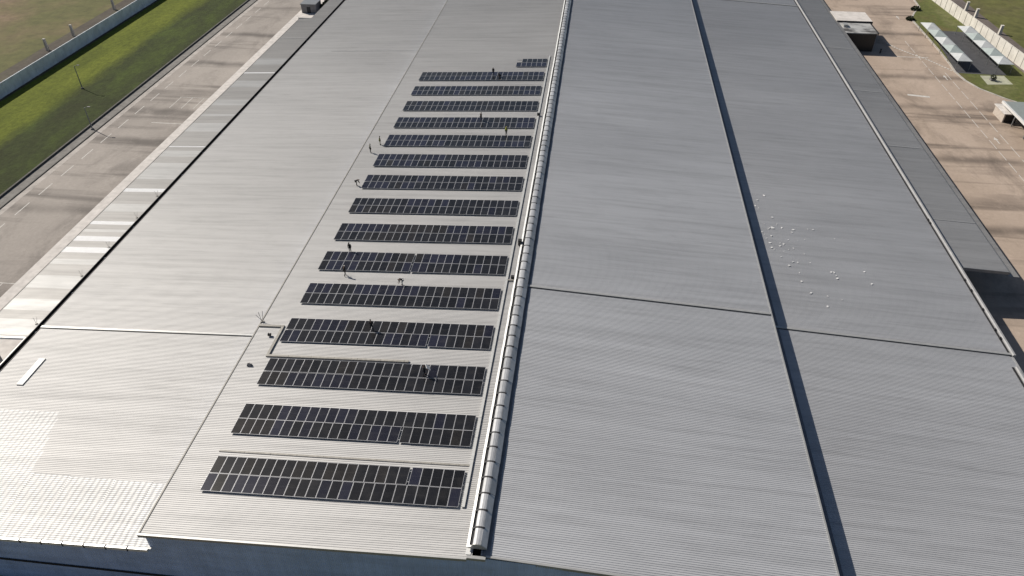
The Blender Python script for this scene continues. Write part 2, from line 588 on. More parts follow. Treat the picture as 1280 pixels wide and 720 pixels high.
# step walls between upper and lower slopes
b = MB(); b.box(-33.9, -33.7, 38.7, YE, ZL(33.9) - .1, ZU(33.9) - .02); b.build('step_wall', M_WALL, WH)
b = MB(); b.box(33.7, 33.9, 38.7, YE, ZL(33.9) - .1, ZU(33.9) - .02); b.build('step_wall', M_WALL, WH)
b = MB(); b.sbox(33.92, 35.9, 39.2, YE, ZL, .045, .06, 0); b.build('step_shadow_sheet', plain('step_shadow_grey', (.15, .15, .165), .7, 0, .2), WH)  # dark grey sheet, added to deepen the step's cast shadow
# seam cappings on the step edges
b = MB(); b.sbox(-XS - .06, -XS + .10, 38.25, YE, ZU, -.16, .075); b.build('edge_capping', M_TRAYB, WH)
b = MB(); b.sbox(XS + .12, XS + .30, 38.2, YE, ZU, -.14, .07); b.build('edge_capping', M_TRIM, WH)
# roof expansion joints
for (x0, x1, y, zf, k) in ((-XLE, -33.9, 70.6, ZL, 0), (.85, XS, 80.45, ZU, RK), (34.0, 66.9, 80.75, ZL, RK), (34.0, 66.9, 230.4, ZL, RK)):
    b = MB(); b.sbox(x0, x1, y, y + .40, zf, 0, .17, k)
    b.build('expansion_joint', M_TRIM, WH)
    b = MB(); b.sbox(x0, x1, y - .10, y - .002, zf, .047, .062, k)
    b.build('joint_shadow_strip', M_DARK, WH)  # dark strip painting the raised cap's shadow on its near side
for (x0, x1, y, zf) in ((-75.8, -68.6, 188.6, ZNL), (-58.4, -36.0, 178.2, ZL), (68.4, 76, 199.8, ZNR), (68.4, 76, 171.8, ZNR), (68.4, 76, 143.8, ZNR), (68.4, 76, 116.0, ZNR)):
    b = MB(); b.sbox(x0, x1, y, y + .22, zf, 0, .075)
    b.build('lap_flashing', M_TRIM, WH)
# barge flashings on the front edge
b = MB(); b.sbox(-XS - .05, -.9, 38.16, 38.36, ZU, -.30, .08); b.build('barge_flashing', M_TRIM, WH)
b = MB(); b.sbox(.9, XS + .2, 38.58, 38.80, ZU, -.30, .08, RK); b.build('barge_flashing', M_TRIM, WH)
b = MB(); b.sbox(-.9, .9, 38.3, 38.62, lambda x: G, -.30, .07); b.build('barge_flashing', M_TRIM, WH)
b = MB(); b.sbox(34.5, 66.9, 38.85, 39.08, ZL, -.30, .08, RK); b.build('barge_flashing', M_TRIM, WH)
x = -XLE
while x < -34.5:
    b = MB(); b.sbox(x, min(x + 2.28, -33.9), 38.02, 38.24, ZL, -.36, .07); b.build('barge_flashing', M_WHITE, WH)
    b = MB(); b.sbox(x - .06, x + .06, 37.98, 38.30, ZL, -.38, .10); b.build('gutter_bracket', M_DARK, WH)
    x += 2.4


def vclad(name, xa, xb, yw, ztop, zbot, mat, pitch=.22, d=.035, parent=WH):
    n = int((xb - xa) / pitch)
    b = MB(); vs = []
    pr = []
    for i in range(n):
        o = xa + i * pitch
        pr += [(o, 0), (o + pitch * .55, 0), (o + pitch * .68, d), (o + pitch * .87, d)]
    pr.append((xb, 0))
    for x, dy in pr:
        vs += [(x, yw - dy, zbot), (x, yw - dy, ztop(x))]
    b.add(vs, [(2 * i, 2 * i + 2, 2 * i + 3, 2 * i + 1) for i in range(len(pr) - 1)])
    return b.build(name, mat, parent)


vclad('front_wall', -67.0, 0, 38.5, lambda x: (ZU(x) if x > -33.8 else ZL(x)) - .05, 4.0, M_WALL)
vclad('front_wall', 0, 33.8, 38.5, lambda x: ZU(x) - .05, 4.0, M_WALL)
vclad('front_wall', 33.8, 67.0, 38.3, lambda x: ZL(x) - .05, 4.0, M_WALL)
vclad('front_wall', -67.0, 67.0, 38.52, lambda x: 3.85, 0.0, M_WALL)
b = MB(); b.box(-67.1, 67.1, 38.36, 38.6, 3.80, 4.05); b.build('wall_flashing', M_DARK, WH)
for sx in (-1, 1):
    b = MB(); b.box(sx * 66.9, sx * 67.05, 38.6, YE, 0, ZL(67) - .05); b.build('side_wall', M_WALL, WH)
b = MB(); b.box(-67, 67, YE - .3, YE - .1, 0, ZL(67)); b.build('back_wall', M_WALL, WH)
# left box gutter: a deep dark channel between the main slope and the lean-to
b = MB()
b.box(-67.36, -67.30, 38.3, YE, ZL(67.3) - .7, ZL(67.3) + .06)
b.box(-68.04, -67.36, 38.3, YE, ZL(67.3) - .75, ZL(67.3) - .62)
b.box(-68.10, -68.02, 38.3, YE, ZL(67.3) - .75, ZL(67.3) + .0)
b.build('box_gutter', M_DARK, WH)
b = MB(); b.box(-68.24, -68.11, 38.3, 68.6, ZL(67.3) - .5, ZL(67.3) + .03); b.build('gutter_lip', M_TRIM, WH)

# left open lean-to on columns, with milky skylight strips
skl = [(108.4, 109.6), (97.5, 98.5), (92.5, 93.9), (89.2, 90.7), (126.0, 126.4), (164.4, 165.0)]
pale = [(113.0, 119.4), (101.6, 104.2), (79.8, 83.0), (74.6, 77.2), (69.2, 72.6), (86.0, 87.4), (95.2, 96.0), (122.0, 124.5), (133, 137), (140.5, 141.5), (146, 149), (156, 160), (170, 174)]
cuts = sorted([(a_, b_, M_SKYL, 'skylight_strip') for a_, b_ in skl] + [(a_, b_, M_LEANP, 'newer_roof_sheet') for a_, b_ in pale])
ya = 68.8
for s0, s1, m_, nm_ in cuts + [(205.0, None, None, None)]:
    corrug('lean_to_roof', -76.2, -68.06, ya, s0, ZNL, M_LEAN)
    if s1:
        corrug(nm_, -76.2, -68.06, s0 + .004, s1 - .004, ZNL, m_, dz=.004)
        ya = s1
corrug('lean_to_roof', -72.8, -68.06, 205.0, YE, ZNL, M_LEAN)
b = MB(); b.sbox(-76.32, -76.2, 68.7, 205, ZNL, -.28, .06); b.build('eave_gutter', M_TRAYB, WH)
b = MB(); b.sbox(-76.6, -68.1, 68.55, 68.79, ZNL, -.3, .07); b.build('barge_flashing', M_WHITE, WH)
b = MB(); b.box(-76.6, -72.8, 205.0, 205.15, ZNL(74) - .5, ZNL(74) + .12); b.build('barge_flashing', M_TRIM, WH)
for yy in range(70, 206, 9):
    b = MB(); b.box(-76.1, -75.8, yy - .15, yy + .15, 0, ZNL(76.2) - .1); b.build('column', M_STEEL, WH)
    b = MB(); b.sbox(-76.1, -67.1, yy - .1, yy + .1, ZNL, -.45, -.04); b.build('rafter', M_STEEL, WH)

# right lean-to
XR0 = 67.5
corrug('lean_to_roof', XR0, 75.95, 101.9, YE, ZNR, M_LEANR)
corrug('eave_awning', 76.0, 77.9, 101.9, YE, lambda x: ZNR(x) - .8, M_LEAN, .25, .032)
b = MB(); b.box(76.0, 76.06, 101.9, YE, ZNR(76) - .78, ZNR(76) + .02); b.build('eave_fascia', M_STEEL, WH)
b = MB(); b.sbox(XR0, 76.1, 101.74, 101.89, ZNR, -.45, .07); b.build('barge_flashing', M_STEEL, WH)
b = MB(); b.box(67.06, 67.48, 101.9, YE, ZNR(67.3) - .4, ZNR(67.3) - .2); b.build('lean_to_gutter', M_DARK, WH)
for yy in range(114, 330, 9):
    b = MB(); b.box(75.6, 75.9, yy - .15, yy + .15, 0, ZNR(75.8) - .1); b.build('column', M_STEEL, WH)
    b = MB(); b.sbox(67.1, 76.0, yy - .1, yy + .1, ZNR, -.5, -.42); b.build('rafter', M_STEEL, WH)
b = MB(); b.box(75.4, 75.55, 112, YE, 0.0, ZNR(75.5) - .06); b.build('lean_to_wall', M_WALLD, WH)
# right gutter capping: a round-shouldered pale duct standing on the roof edge, a dark slot before it
def duct(x, y0, y1):
    z = ZL(x)
    p = [(x - .22, z), (x + .22, z), (x + .24, z + .22), (x + .16, z + .36), (x - .10, z + .38), (x - .22, z + .24)]
    b = MB(); b.prism_y(p, y0, y1)
    return b.build('edge_duct', M_DUCT, WH)
duct(67.15, 79.6, YE)
duct(66.50, 38.9, 77.3)
b = MB(); b.sbox(66.84, 67.1, 38.9, 79.5, ZL, -.2, .05); b.build('edge_capping', M_DUCT, WH)
b = MB(); b.box(66.62, 66.9, 79.6, YE, ZL(66.8) + .046, ZL(66.8) + .062); b.build('edge_gutter', M_DARK, WH)
b = MB(); b.box(65.95, 66.26, 38.9, 77.4, ZL(66.1) + .045, ZL(66.1) + .06); b.build('edge_gutter', M_DARK, WH)
for yy in (96.6, 94.0, 89.5, 85.0, 83.2, 112.6, 113.6):
    b = MB(); b.bar((66.72, yy, ZL(66.7) + .02), (66.72, yy, ZL(66.7) + .32), .14, 8); b.build('drain_outlet', M_BRACK, WH)

# ridge vent: throat box under segment after segment of cap, wing and flashing
b = MB(); b.prism_y([(-.62, G - .06), (.62, G - .06), (.46, G + .62), (-.46, G + .62)], 39.5, YE)
RV = b.build('ridge_vent', M_BRACK, WH)
b = MB(); b.box(-.80, -.44, 39.5, YE, G + .44, G + .47); b.build('slot_shade_plate', M_DARK, RV)  # dark plate added to paint the slot beside the cap black
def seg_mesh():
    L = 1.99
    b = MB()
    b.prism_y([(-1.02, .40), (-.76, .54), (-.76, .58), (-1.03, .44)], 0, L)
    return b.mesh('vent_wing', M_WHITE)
def cap_mesh():
    b = MB()
    b.prism_y([(-.43, .70), (.38, .70), (.38, .80), (.29, .88), (.10, .92), (-.14, .92), (-.34, .88), (-.43, .80)], 0, 1.80)
    return b.mesh('vent_cap', M_VENT)
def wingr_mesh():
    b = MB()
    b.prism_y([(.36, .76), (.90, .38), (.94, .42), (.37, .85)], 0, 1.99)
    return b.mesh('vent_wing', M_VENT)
def strap_mesh():
    b = MB()
    b.prism_y([(-.56, .60), (.46, .66), (.50, .82), (.35, .90), (.12, .94), (-.14, .94), (-.37, .90), (-.78, .60)], 0, .17)
    return b.mesh('vent_strap', M_BRACK)
ms, mc, mw, mt = seg_mesh(), cap_mesh(), wingr_mesh(), strap_mesh()
for i in range(98):
    yy = 39.3 + i * 2.0
    for nm, me in (('vent_wing', ms), ('vent_cap', mc), ('vent_wing', mw)):
        link(nm, me, RV, (rnd.uniform(-.02, .02), yy + rnd.uniform(-.012, .012), G + rnd.uniform(-.02, .02)))
    link('vent_strap', mt, RV, (0, yy + 1.815, G))
b = MB(); b.prism_y([(-1.0, .34), (.95, .34), (.95, .45), (.50, .84), (.34, 1.0), (.1, 1.07), (-.14, 1.07), (-.38, 1.0), (-.57, .66), (-1.0, .46)], 39.18, 39.28)
b.build('vent_end_plate', M_TRIM, RV, ).location = (0, 0, G)
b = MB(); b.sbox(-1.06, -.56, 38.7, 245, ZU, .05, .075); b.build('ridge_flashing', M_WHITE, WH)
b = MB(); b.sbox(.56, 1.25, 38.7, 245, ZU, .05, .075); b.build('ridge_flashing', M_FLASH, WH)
# long raised cover on the lower left slope
b = MB(); b.sbox(-63.4, -62.5, 59.6, 64.5, ZL, .03, .15); b.build('rooflight_cover', M_LEANP, WH)

# annex beside the right lean-to
AX = thing('annex', 'low flat roofed annex joined to the right lean-to, its pale roof stained dark', 'annex', (82, 225, 0))
def axb(name, mat, x0, x1, y0, y1, z0, z1):
    b = MB(); b.box(x0 - 82, x1 - 82, y0 - 225, y1 - 225, z0, z1); return b.build(name, mat, AX)
axb('wall', M_WALLD, 77.6, 86.5, 216.2, 224.6, 0, 4.96)
axb('roof', M_ANNEX, 77.5, 86.7, 216.0, 224.7, 4.96, 5.2)
axb('dark_edge_strip', M_DARK, 86.7, 87.0, 216.0, 224.7, 4.9, 5.34)
axb('wall', M_WALLD, 77.6, 87.2, 225.1, 233.4, 0, 5.4)
axb('upper_roof', M_PAVE, 77.5, 87.5, 224.9, 233.6, 5.4, 5.6)
axb('dark_edge_strip', M_DARK, 77.5, 87.5, 224.74, 224.9, 4.9, 5.66)  # dark strip standing in for the higher roof's cast shadow
axb('rooftop_unit', M_TRIM, 78.4, 79.6, 220.5, 222.5, 5.2, 5.9)


# ------------------------------------------------------------------ solar arrays
PW, PL, PITCH = 1.122, 2.268, 1.150
def pan_mesh(i):
    b = MB(); b.box(-PW / 2 + .025, PW / 2 - .025, -PL / 2 + .025, PL / 2 - .025, .006, .036)
    return b.mesh('solar_panel', M_PAN[i])
def frame_mesh():
    b = MB(); w = .029
    b.box(-PW / 2, PW / 2, -PL / 2, -PL / 2 + w, 0, .041)
    b.box(-PW / 2, PW / 2, PL / 2 - w, PL / 2, 0, .041)
    b.box(-PW / 2, -PW / 2 + w, -PL / 2 + w, PL / 2 - w, 0, .041)
    b.box(PW / 2 - w, PW / 2, -PL / 2 + w, PL / 2 - w, 0, .041)
    return b.mesh('frame', M_FRAME)
PM = [pan_mesh(i) for i in range(3)]
FM = frame_mesh()
LAB = ['frontmost long solar array, nearest the front roof edge, a cable tray behind it',
       'second long solar array from the front roof edge, with nobody on it',
       'third long solar array from the front, under the worker carrying a white board',
       'fourth long solar array from the front, a pale cable tray bent round its left end',
       'fifth long solar array from the front, a bending worker at its back edge',
       'sixth long solar array from the front, split in the middle by a pale gap',
       'seventh long solar array from the front, next beyond the one split by a gap',
       'eighth long solar array from the front, one row nearer than the crouching worker',
       'ninth long solar array from the front, a crouching worker in black at its left corner',
       'tenth long solar array from the front, a dark dressed worker standing at its left corner',
       'eleventh long solar array from the front, a yellow green vested worker at its left end',
       'twelfth long solar array from the front, a single dark worker standing on it',
       'third long solar array from the far end, without workers, faintly grey with distance',
       'second full length solar array from the far end, just nearer than the two workers',
       'farthest full length solar array, with two workers at work on it',
       'short solar array of six columns alone at the far end beside the ridge']
GAPS = {0: (None, 19), 1: (17, None), 3: (17, None), 5: (12, 12)}
for r in range(16):
    y0 = 43.72 + 7.805 * r
    ncol = 24
    xr = -2.60
    if r == 15:
        y0 = 160.75; ncol = 6; xr = -2.45
    A = thing('solar_array', LAB[r], 'solar array', (xr, y0, ZU(xr) + .15), 'solar arrays laid out along the roof')
    A.rotation_euler = (0, -SL, rnd.uniform(-.0012, .0012))
    gf, gb = GAPS.get(r, (None, None))
    for row, gap in ((0, gf), (1, gb)):
        W = 27.58
        g = .22 if gap else 0
        pit_ = (W - g) / 24 if ncol == 24 else PITCH
        blk = 0; dy = 0; dz = 0; tone = 0
        for c in range(ncol):
            if ncol == 6 and row == 1 and c == 0:
                continue
            if blk <= 0:
                blk = rnd.randint(3, 8); dy += rnd.uniform(-.035, .035); dy *= .7; dz = rnd.uniform(-.012, .012)
                tone = rnd.choice([0, 0, 0, 1, 1, 2]) if c < 14 else rnd.choice([0, 0, 0, 0, 1])
            blk -= 1
            x = -(ncol - c - .5) * pit_
            if gap and c < gap:
                x -= g
            t = tone if rnd.random() < .8 else rnd.choice([0, 1, 2, 0])
            p = link('solar_panel', PM[t], A, (x, PL / 2 + row * (PL + .05) + dy, .06 + dz + rnd.uniform(-.003, .003)))
            p.rotation_euler = (rnd.uniform(-.007, .007), rnd.uniform(-.007, .007), 0)
            link('frame', FM, p)
    wid = 27.7 if ncol == 24 else 7.0
    for q in (.45, 1.8, 2.75, 4.1):
        b = MB(); b.box(-wid, .08, q - .025, q + .025, -.10, .055)
        b.build('mounting_rail', M_RAIL, A)

# ------------------------------------------------------------------ cable trays on the roof
def tray(label, pts, w=.26, mat=M_TRAY, h0=.05, h1=.22):
    t = thing('cable_tray', label, 'cable tray', (pts[0][0], pts[0][1], ZU(pts[0][0])))
    ox, oy, oz = t.location
    for (x0, y0), (x1, y1) in zip(pts, pts[1:]):
        b = MB()
        if abs(x1 - x0) > abs(y1 - y0):
            xa, xb = sorted((x0, x1)); k = 0; step = 3.0; x = xa - w / 2
            while x < xb + w / 2 - .1:
                e = min(x + step, xb + w / 2)
                b = MB(); b.sbox(x - ox, e - .03 - ox, y0 - w / 2 - oy, y0 + w / 2 - oy, lambda q: ZU(q + ox) - oz, h0, h1); b.build('tray_length', mat, t); x = e
        else:
            ya, yb = sorted((y0, y1)); y = ya + w / 2
            while y < yb - w / 2 - .1:
                e = min(y + 3.0, yb - w / 2)
                b = MB(); b.sbox(x0 - w / 2 - ox, x0 + w / 2 - ox, y - oy, e - .03 - oy, lambda q: ZU(q + ox) - oz, h0, h1); b.build('tray_length', mat, t); y = e
    return t
tray('long straight pale cable tray running beside the ridge past all array ends', [(-2.12, 43.7), (-2.12, 167.5)], .30)
tray('dusty pale cable tray bent around the left end of the fourth array', [(-33.9, 70.1), (-30.75, 70.1), (-30.75, 64.45), (-12.5, 64.45)], .34, M_TRAYB)
tray('dusty cable tray lying straight along the back of the frontmost array', [(-30.3, 49.15), (-2.4, 49.15)], .24, M_TRAYB, .04, .10)
tray('short tray crossing from the ridge vent to the long tray by a black box', [(-1.95, 81.6), (-1.05, 81.6)], .2, M_TRAYB)


def roofz(x):
    return ZU(x) + .05


def jbox(label, x, y, s=.45, h=.7):
    t = thing('junction_box', label, 'electrical box', (x, y, roofz(x)))
    b = MB(); b.box(-s / 2, s / 2, -s / 2, s / 2, .12, h); b.build('case', M_DARK, t)
    b = MB(); b.box(-s / 2 + .04, s / 2 - .04, -s / 2 - .02, -s / 2, .18, h - .06); b.build('door', M_BRACK, t)
    for sx in (-1, 1):
        b = MB(); b.box(sx * s * .4 - .03, sx * s * .4 + .03, -.03, .03, 0, .12); b.build('foot', M_STEEL, t)
jbox('black box standing against the ridge vent beside the seventh array', -1.15, 90.4, .55, 1.0)
jbox('small black box between long cable tray and ridge vent near fifth array', -1.35, 82.1, .45, .5)
jbox('small dark box on the long cable tray far up beside the twelfth array', -2.1, 135.4, .5, .55)


def clutter(name, label, cat, x, y, parts):
    zf = ZU if abs(x) < XS else ZL
    t = thing(name, label, cat, (x, y, zf(x) + .05))
    for nm, fn, mat in parts:
        b = MB(); fn(b); b.build(nm, mat, t)
    return t
clutter('tool_bag', 'small grey tool bag left on bare roof left of the third array', 'bag', -32.4, 62.6,
        [('body', lambda b: b.hexa([(-.32, -.2, 0), (.32, -.2, 0), (.3, .2, 0), (-.3, .2, 0), (-.22, -.08, .34), (.24, -.08, .3), (.22, .08, .32), (-.2, .08, .36)]), M_GREYB),
         ('handle', lambda b: b.bar((-.16, 0, .36), (.16, .02, .44), .025), M_DARK)])
clutter('cable_reel', 'small dark cable reel on roof beside the bent cable tray', 'cable reel', -31.9, 68.2,
        [('flange', lambda b: b.bar((-.16, 0, .24), (-.12, 0, .24), .24, 12), M_DARK),
         ('flange', lambda b: b.bar((.12, 0, .24), (.16, 0, .24), .24, 12), M_DARK),
         ('drum', lambda b: b.bar((-.12, 0, .24), (.12, 0, .24), .17, 10), M_BRACK)])
clutter('lightning_rod', 'thin grey lightning rods bunched at the seam by the bent tray', 'lightning rod', -34.0, 70.9,
        [('rod', lambda b: b.bar((0, 0, 0), (-.35, .25, 1.5), .03), M_GREYB),
         ('rod', lambda b: b.bar((.1, 0, 0), (.25, .3, 1.7), .03), M_GREYB),
         ('rod', lambda b: b.bar((.05, .1, 0), (-.7, .1, 1.1), .03), M_GREYB),
         ('base', lambda b: b.box(-.2, .25, -.12, .2, 0, .12), M_TRAYB)])
for yy in (71.6, 83.0, 90.8, 99.8, 107.0):
    t = thing('vent_stub', {71.6: 'nearest', 83.0: 'second nearest', 90.8: 'middle', 99.8: 'second farthest', 107.0: 'farthest'}[yy] + ' of five thin wire stays on the left lean-to beside the dark gutter', 'wire stay', (-68.7, yy, ZNL(68.7) + .03), 'wire stays beside the left gutter')
    b = MB(); b.bar((0, 0, 0), (-.5, .45, .75), .022); b.bar((.02, 0, 0), (.1, .5, .9), .018); b.build('wire', M_TRAYB, t)
    b = MB(); b.box(-.14, .14, -.14, .14, 0, .08); b.build('base', M_TRAYB, t)

# white scraps on the lower right slope
sm = []
for i in range(4):
    b = MB()
    pts = [(rnd.uniform(.18, .34) * cos(a), rnd.uniform(.12, .30) * sin(a)) for a in (0, 1.1, 2.2, 3.3, 4.4, 5.4)]
    vs = [(x, y, .0 + rnd.uniform(0, .05)) for x, y in pts] + [(x * .9, y * .9, .03 + rnd.uniform(.02, .06)) for x, y in pts]
    n_ = 6
    b.add(vs, [(q, (q + 1) % n_, n_ + (q + 1) % n_, n_ + q) for q in range(n_)] + [tuple(range(n_ - 1, -1, -1)), tuple(range(n_, 2 * n_))])
    sm.append(b.mesh('plastic_scrap', M_SCRAP))
spec_px = [(38.1, 116.7), (39.5, 116.5), (38.1, 107.1), (38.5, 105.6), (38.7, 103.6), (41.3, 103.0), (38.2, 100.2), (51.6, 96.1), (46.4, 88.3), (40, 99.5), (44, 103.5), (46, 106.8), (49, 104.6)]
while len(spec_px) < 52:
    y = rnd.gauss(101, 5.5); x = 37.3 + abs(rnd.gauss(0, 4.2)) + max(0, (102 - y)) * .35
    if 86 < y < 117 and x < 62:
        spec_px.append((x, y))
for x, y in spec_px:
    o = link('plastic_scrap', rnd.choice(sm), None, (x, y, ZL(x) + .05))
    o.rotation_euler = (0, 0, rnd.uniform(0, 6.3)); s = rnd.uniform(.35, .85); o.scale = (s * rnd.uniform(.5, 1), s * rnd.uniform(.8, 1.7), s)
    o['label'] = 'one of the small white scraps scattered over the lower right roof slope'
    o['category'] = 'scrap'; o['group'] = 'white scraps scattered on the right roof'


# ------------------------------------------------------------------ workers
SKIN = plain('skin', (.22, .13, .09), .6)
HAIR = plain('black_hair', (.012, .011, .01), .7)
CLOTH = {}
def cloth(c):
    if c not in CLOTH:
        CLOTH[c] = plain('cloth', c, .85, 0, .12, 6)
    return CLOTH[c]


def skinned(name, verts, edges, radii, mat, parent, sub=1):
    me = bpy.data.meshes.new(name)
    me.from_pydata([tuple(v) for v in verts], edges, [])
    me.materials.append(mat)
    o = link(name, me, parent)
    md = o.modifiers.new('skin', 'SKIN')
    md.use_smooth_shade = True
    sv = me.skin_vertices[0].data
    for i, r in enumerate(radii):
        r = r if isinstance(r, tuple) else (r, r)
        sv[i].radius = r
        sv[i].use_root = (i == 0)
    s = o.modifiers.new('sub', 'SUBSURF'); s.levels = sub; s.render_levels = sub
    return o


POSES = {
    'stand': dict(pel=(0, 0, .93), che=(0, .02, 1.28), nec=(0, .03, 1.48), hed=(0, .06, 1.60), top=(0, .05, 1.70),
                  sh=((-.19, .02, 1.40), (.19, .02, 1.40)), el=((-.25, .0, 1.12), (.25, .02, 1.12)), wr=((-.24, .10, .88), (.24, .12, .88)),
                  hip=((-.10, 0, .90), (.10, 0, .90)), kn=((-.11, .03, .50), (.11, .02, .50)), an=((-.12, 0, .09), (.13, -.02, .09))),
    'walk': dict(pel=(0, 0, .91), che=(0, .05, 1.26), nec=(0, .08, 1.45), hed=(0, .12, 1.57), top=(0, .12, 1.67),
                 sh=((-.19, .06, 1.38), (.19, .05, 1.38)), el=((-.25, .16, 1.12), (.25, -.08, 1.12)), wr=((-.22, .33, .98), (.26, -.05, .88)),
                 hip=((-.10, 0, .88), (.10, 0, .88)), kn=((-.11, .18, .51), (.11, -.02, .48)), an=((-.12, .24, .09), (.12, -.30, .13))),
    'bend': dict(pel=(0, -.12, .90), che=(0, .20, 1.05), nec=(0, .36, 1.08), hed=(0, .47, 1.06), top=(0, .56, 1.10),
                 sh=((-.19, .30, 1.05), (.19, .30, 1.05)), el=((-.24, .36, .78), (.24, .36, .78)), wr=((-.18, .48, .56), (.18, .48, .56)),
                 hip=((-.10, -.12, .88), (.10, -.12, .88)), kn=((-.12, .02, .50), (.12, .02, .50)), an=((-.13, -.06, .09), (.13, -.04, .09))),
    'crouch': dict(pel=(0, -.10, .38), che=(0, .10, .68), nec=(0, .22, .84), hed=(0, .30, .94), top=(0, .32, 1.04),
                   sh=((-.19, .17, .78), (.19, .17, .78)), el=((-.26, .36, .60), (.26, .34, .58)), wr=((-.18, .52, .42), (.18, .52, .40)),
                   hip=((-.11, -.10, .36), (.11, -.10, .36)), kn=((-.18, .30, .46), (.18, .28, .44)), an=((-.15, .02, .09), (.15, .0, .09))),
    'carry': dict(pel=(0, 0, .91), che=(0, -.02, 1.26), nec=(0, .0, 1.46), hed=(0, .04, 1.58), top=(0, .03, 1.68),
                  sh=((-.19, 0, 1.38), (.19, 0, 1.38)), el=((-.27, .10, 1.14), (.27, .10, 1.14)), wr=((-.26, .36, 1.12), (.26, .36, 1.12)),
                  hip=((-.10, 0, .88), (.10, 0, .88)), kn=((-.11, .12, .50), (.11, .0, .49)), an=((-.12, .10, .09), (.12, -.20, .11))),
}


def person(label, x, y, heading, pose, top, legs, hat=None, vest=None, zf=None, lift=0.0):
    p = POSES[pose]
    root = thing('person', label, 'person', (x, y, (zf or ZU)(x) + .05 + lift), 'workers on the roof')
    root.rotation_euler = (0, 0, heading)
    V, E, R = [], [], []

    def add(pt, r, par):
        V.append(Vector(pt)); R.append(r)
        if par is not None:
            E.append((par, len(V) - 1))
        return len(V) - 1
    pel = add(p['pel'], (.155, .11), None)
    mid = add(tuple((Vector(p['pel']) + Vector(p['che'])) / 2), (.14, .10), pel)
    che = add(p['che'], (.165, .115), mid)
    nec = add(p['nec'], .055, che)
    hd = add(p['hed'], (.078, .092), nec)
    tp = add(p['top'], (.07, .08), hd)
    fdir = (Vector(p['hed']) - Vector(p['nec']))
    f = Vector((0, 1, 0)) - fdir.normalized() * fdir.normalized().y
    if f.length < .2:
        f = Vector((0, .3, -1))
    f.normalize()
    add(Vector(p['hed']) + f * .105 + Vector((0, 0, .0)), .014, hd)       # nose
    for s in (0, 1):
        sg = -1 if s == 0 else 1
        sh = add(p['sh'][s], .062, che)
        el = add(p['el'][s], .043, sh)
        wr = add(p['wr'][s], .030, el)
        d = (Vector(p['wr'][s]) - Vector(p['el'][s])).normalized()
        pm = add(Vector(p['wr'][s]) + d * .08, (.034, .02), wr)
        sd = d.cross(Vector((sg, 0, 0)) if abs(d.x) < .7 else Vector((0, 0, 1))).normalized()
        for k, (o, L) in enumerate(((-.027, .060), (-.009, .075), (.009, .070), (.027, .052))):
            a = add(Vector(p['wr'][s]) + d * .115 + sd * o, .009, pm)
            add(Vector(p['wr'][s]) + d * (.115 + L) + sd * o * 1.2 + Vector((-sg * .02, 0, -.004)), .008, a)
        th = add(Vector(p['wr'][s]) + d * .06 + sd * .045, .010, wr)
        add(Vector(p['wr'][s]) + d * .10 + sd * .062, .009, th)
        hp_ = add(p['hip'][s], .088, pel)
        kn = add(p['kn'][s], .058, hp_)
        an = add(p['an'][s], .038, kn)
        add(Vector(p['an'][s]) + Vector((sg * .015, .15, -.055)), (.036, .026), an)
    body = skinned('body', V, E, R, SKIN, root)
    # clothing follows the same joints
    V2, E2, R2 = [], [], []

    def add2(pt, r, par):
        V2.append(Vector(pt)); R2.append(r)
        if par is not None:
            E2.append((par, len(V2) - 1))
        return len(V2) - 1
    a = add2(p['pel'], (.175, .135), None)
    m = add2((Vector(p['pel']) + Vector(p['che'])) / 2, (.165, .125), a)
    c = add2(p['che'], (.185, .14), m)
    add2(Vector(p['che']).lerp(Vector(p['nec']), .75), .075, c)
    for s in (0, 1):
        q = add2(p['sh'][s], .078, c); q = add2(p['el'][s], .058, q)
        add2(Vector(p['el'][s]).lerp(Vector(p['wr'][s]), .9), .045, q)
    skinned('jacket', V2, E2, R2, cloth(top), root)
    V2, E2, R2 = [], [], []
    a = add2(Vector(p['pel']) + Vector((0, 0, -.02)), (.17, .13), None)
    for s in (0, 1):
        q = add2(p['hip'][s], .105, a); q = add2(p['kn'][s], .075, q)
        add2(Vector(p['kn'][s]).lerp(Vector(p['an'][s]), .92), .058, q)
    skinned('trousers', V2, E2, R2, cloth(legs), root)
    for s in (0, 1):
        V2, E2, R2 = [], [], []
        sg = -1 if s == 0 else 1
        q = add2(Vector(p['an'][s]) + Vector((0, -.05, -.045)), .05, None)
        q = add2(Vector(p['an'][s]) + Vector((sg * .008, .06, -.045)), (.052, .04), q)
        add2(Vector(p['an'][s]) + Vector((sg * .015, .17, -.055)), (.046, .03), q)
        skinned('shoe', V2, E2, R2, HAIR, root)
    if vest:
        V2, E2, R2 = [], [], []
        a = add2(Vector(p['pel']).lerp(Vector(p['che']), .15), (.185, .145), None)
        m = add2((Vector(p['pel']) + Vector(p['che'])) / 2, (.178, .138), a)
        c = add2(p['che'], (.195, .155), m)
        add2(Vector(p['che']).lerp(Vector(p['nec']), .6), .09, c)
        skinned('vest', V2, E2, R2, cloth(vest), root)
    u = (Vector(p['top']) - Vector(p['hed'])).normalized()
    V2, E2, R2 = [], [], []
    a = add2(Vector(p['hed']) + u * .045 - f * .012, (.092, .10), None)
    add2(Vector(p['top']) + u * .015, (.075, .08), a)
    if hat:
        add2(Vector(p['hed']) + u * .06 + f * .13, (.06, .012), a)
    skinned('helmet' if hat else 'hair', V2, E2, R2, cloth(hat) if hat else HAIR, root)
    eb = MB()
    sd = u.cross(f).normalized()
    for sg in (-1, 1):
        e = Vector(p['hed']) + f * .088 + sd * sg * .032 + u * .012
        eb.box(e.x - .009, e.x + .009, e.y - .006, e.y + .006, e.z - .006, e.z + .006)
    eb.build('eyes', HAIR, root)
    return root


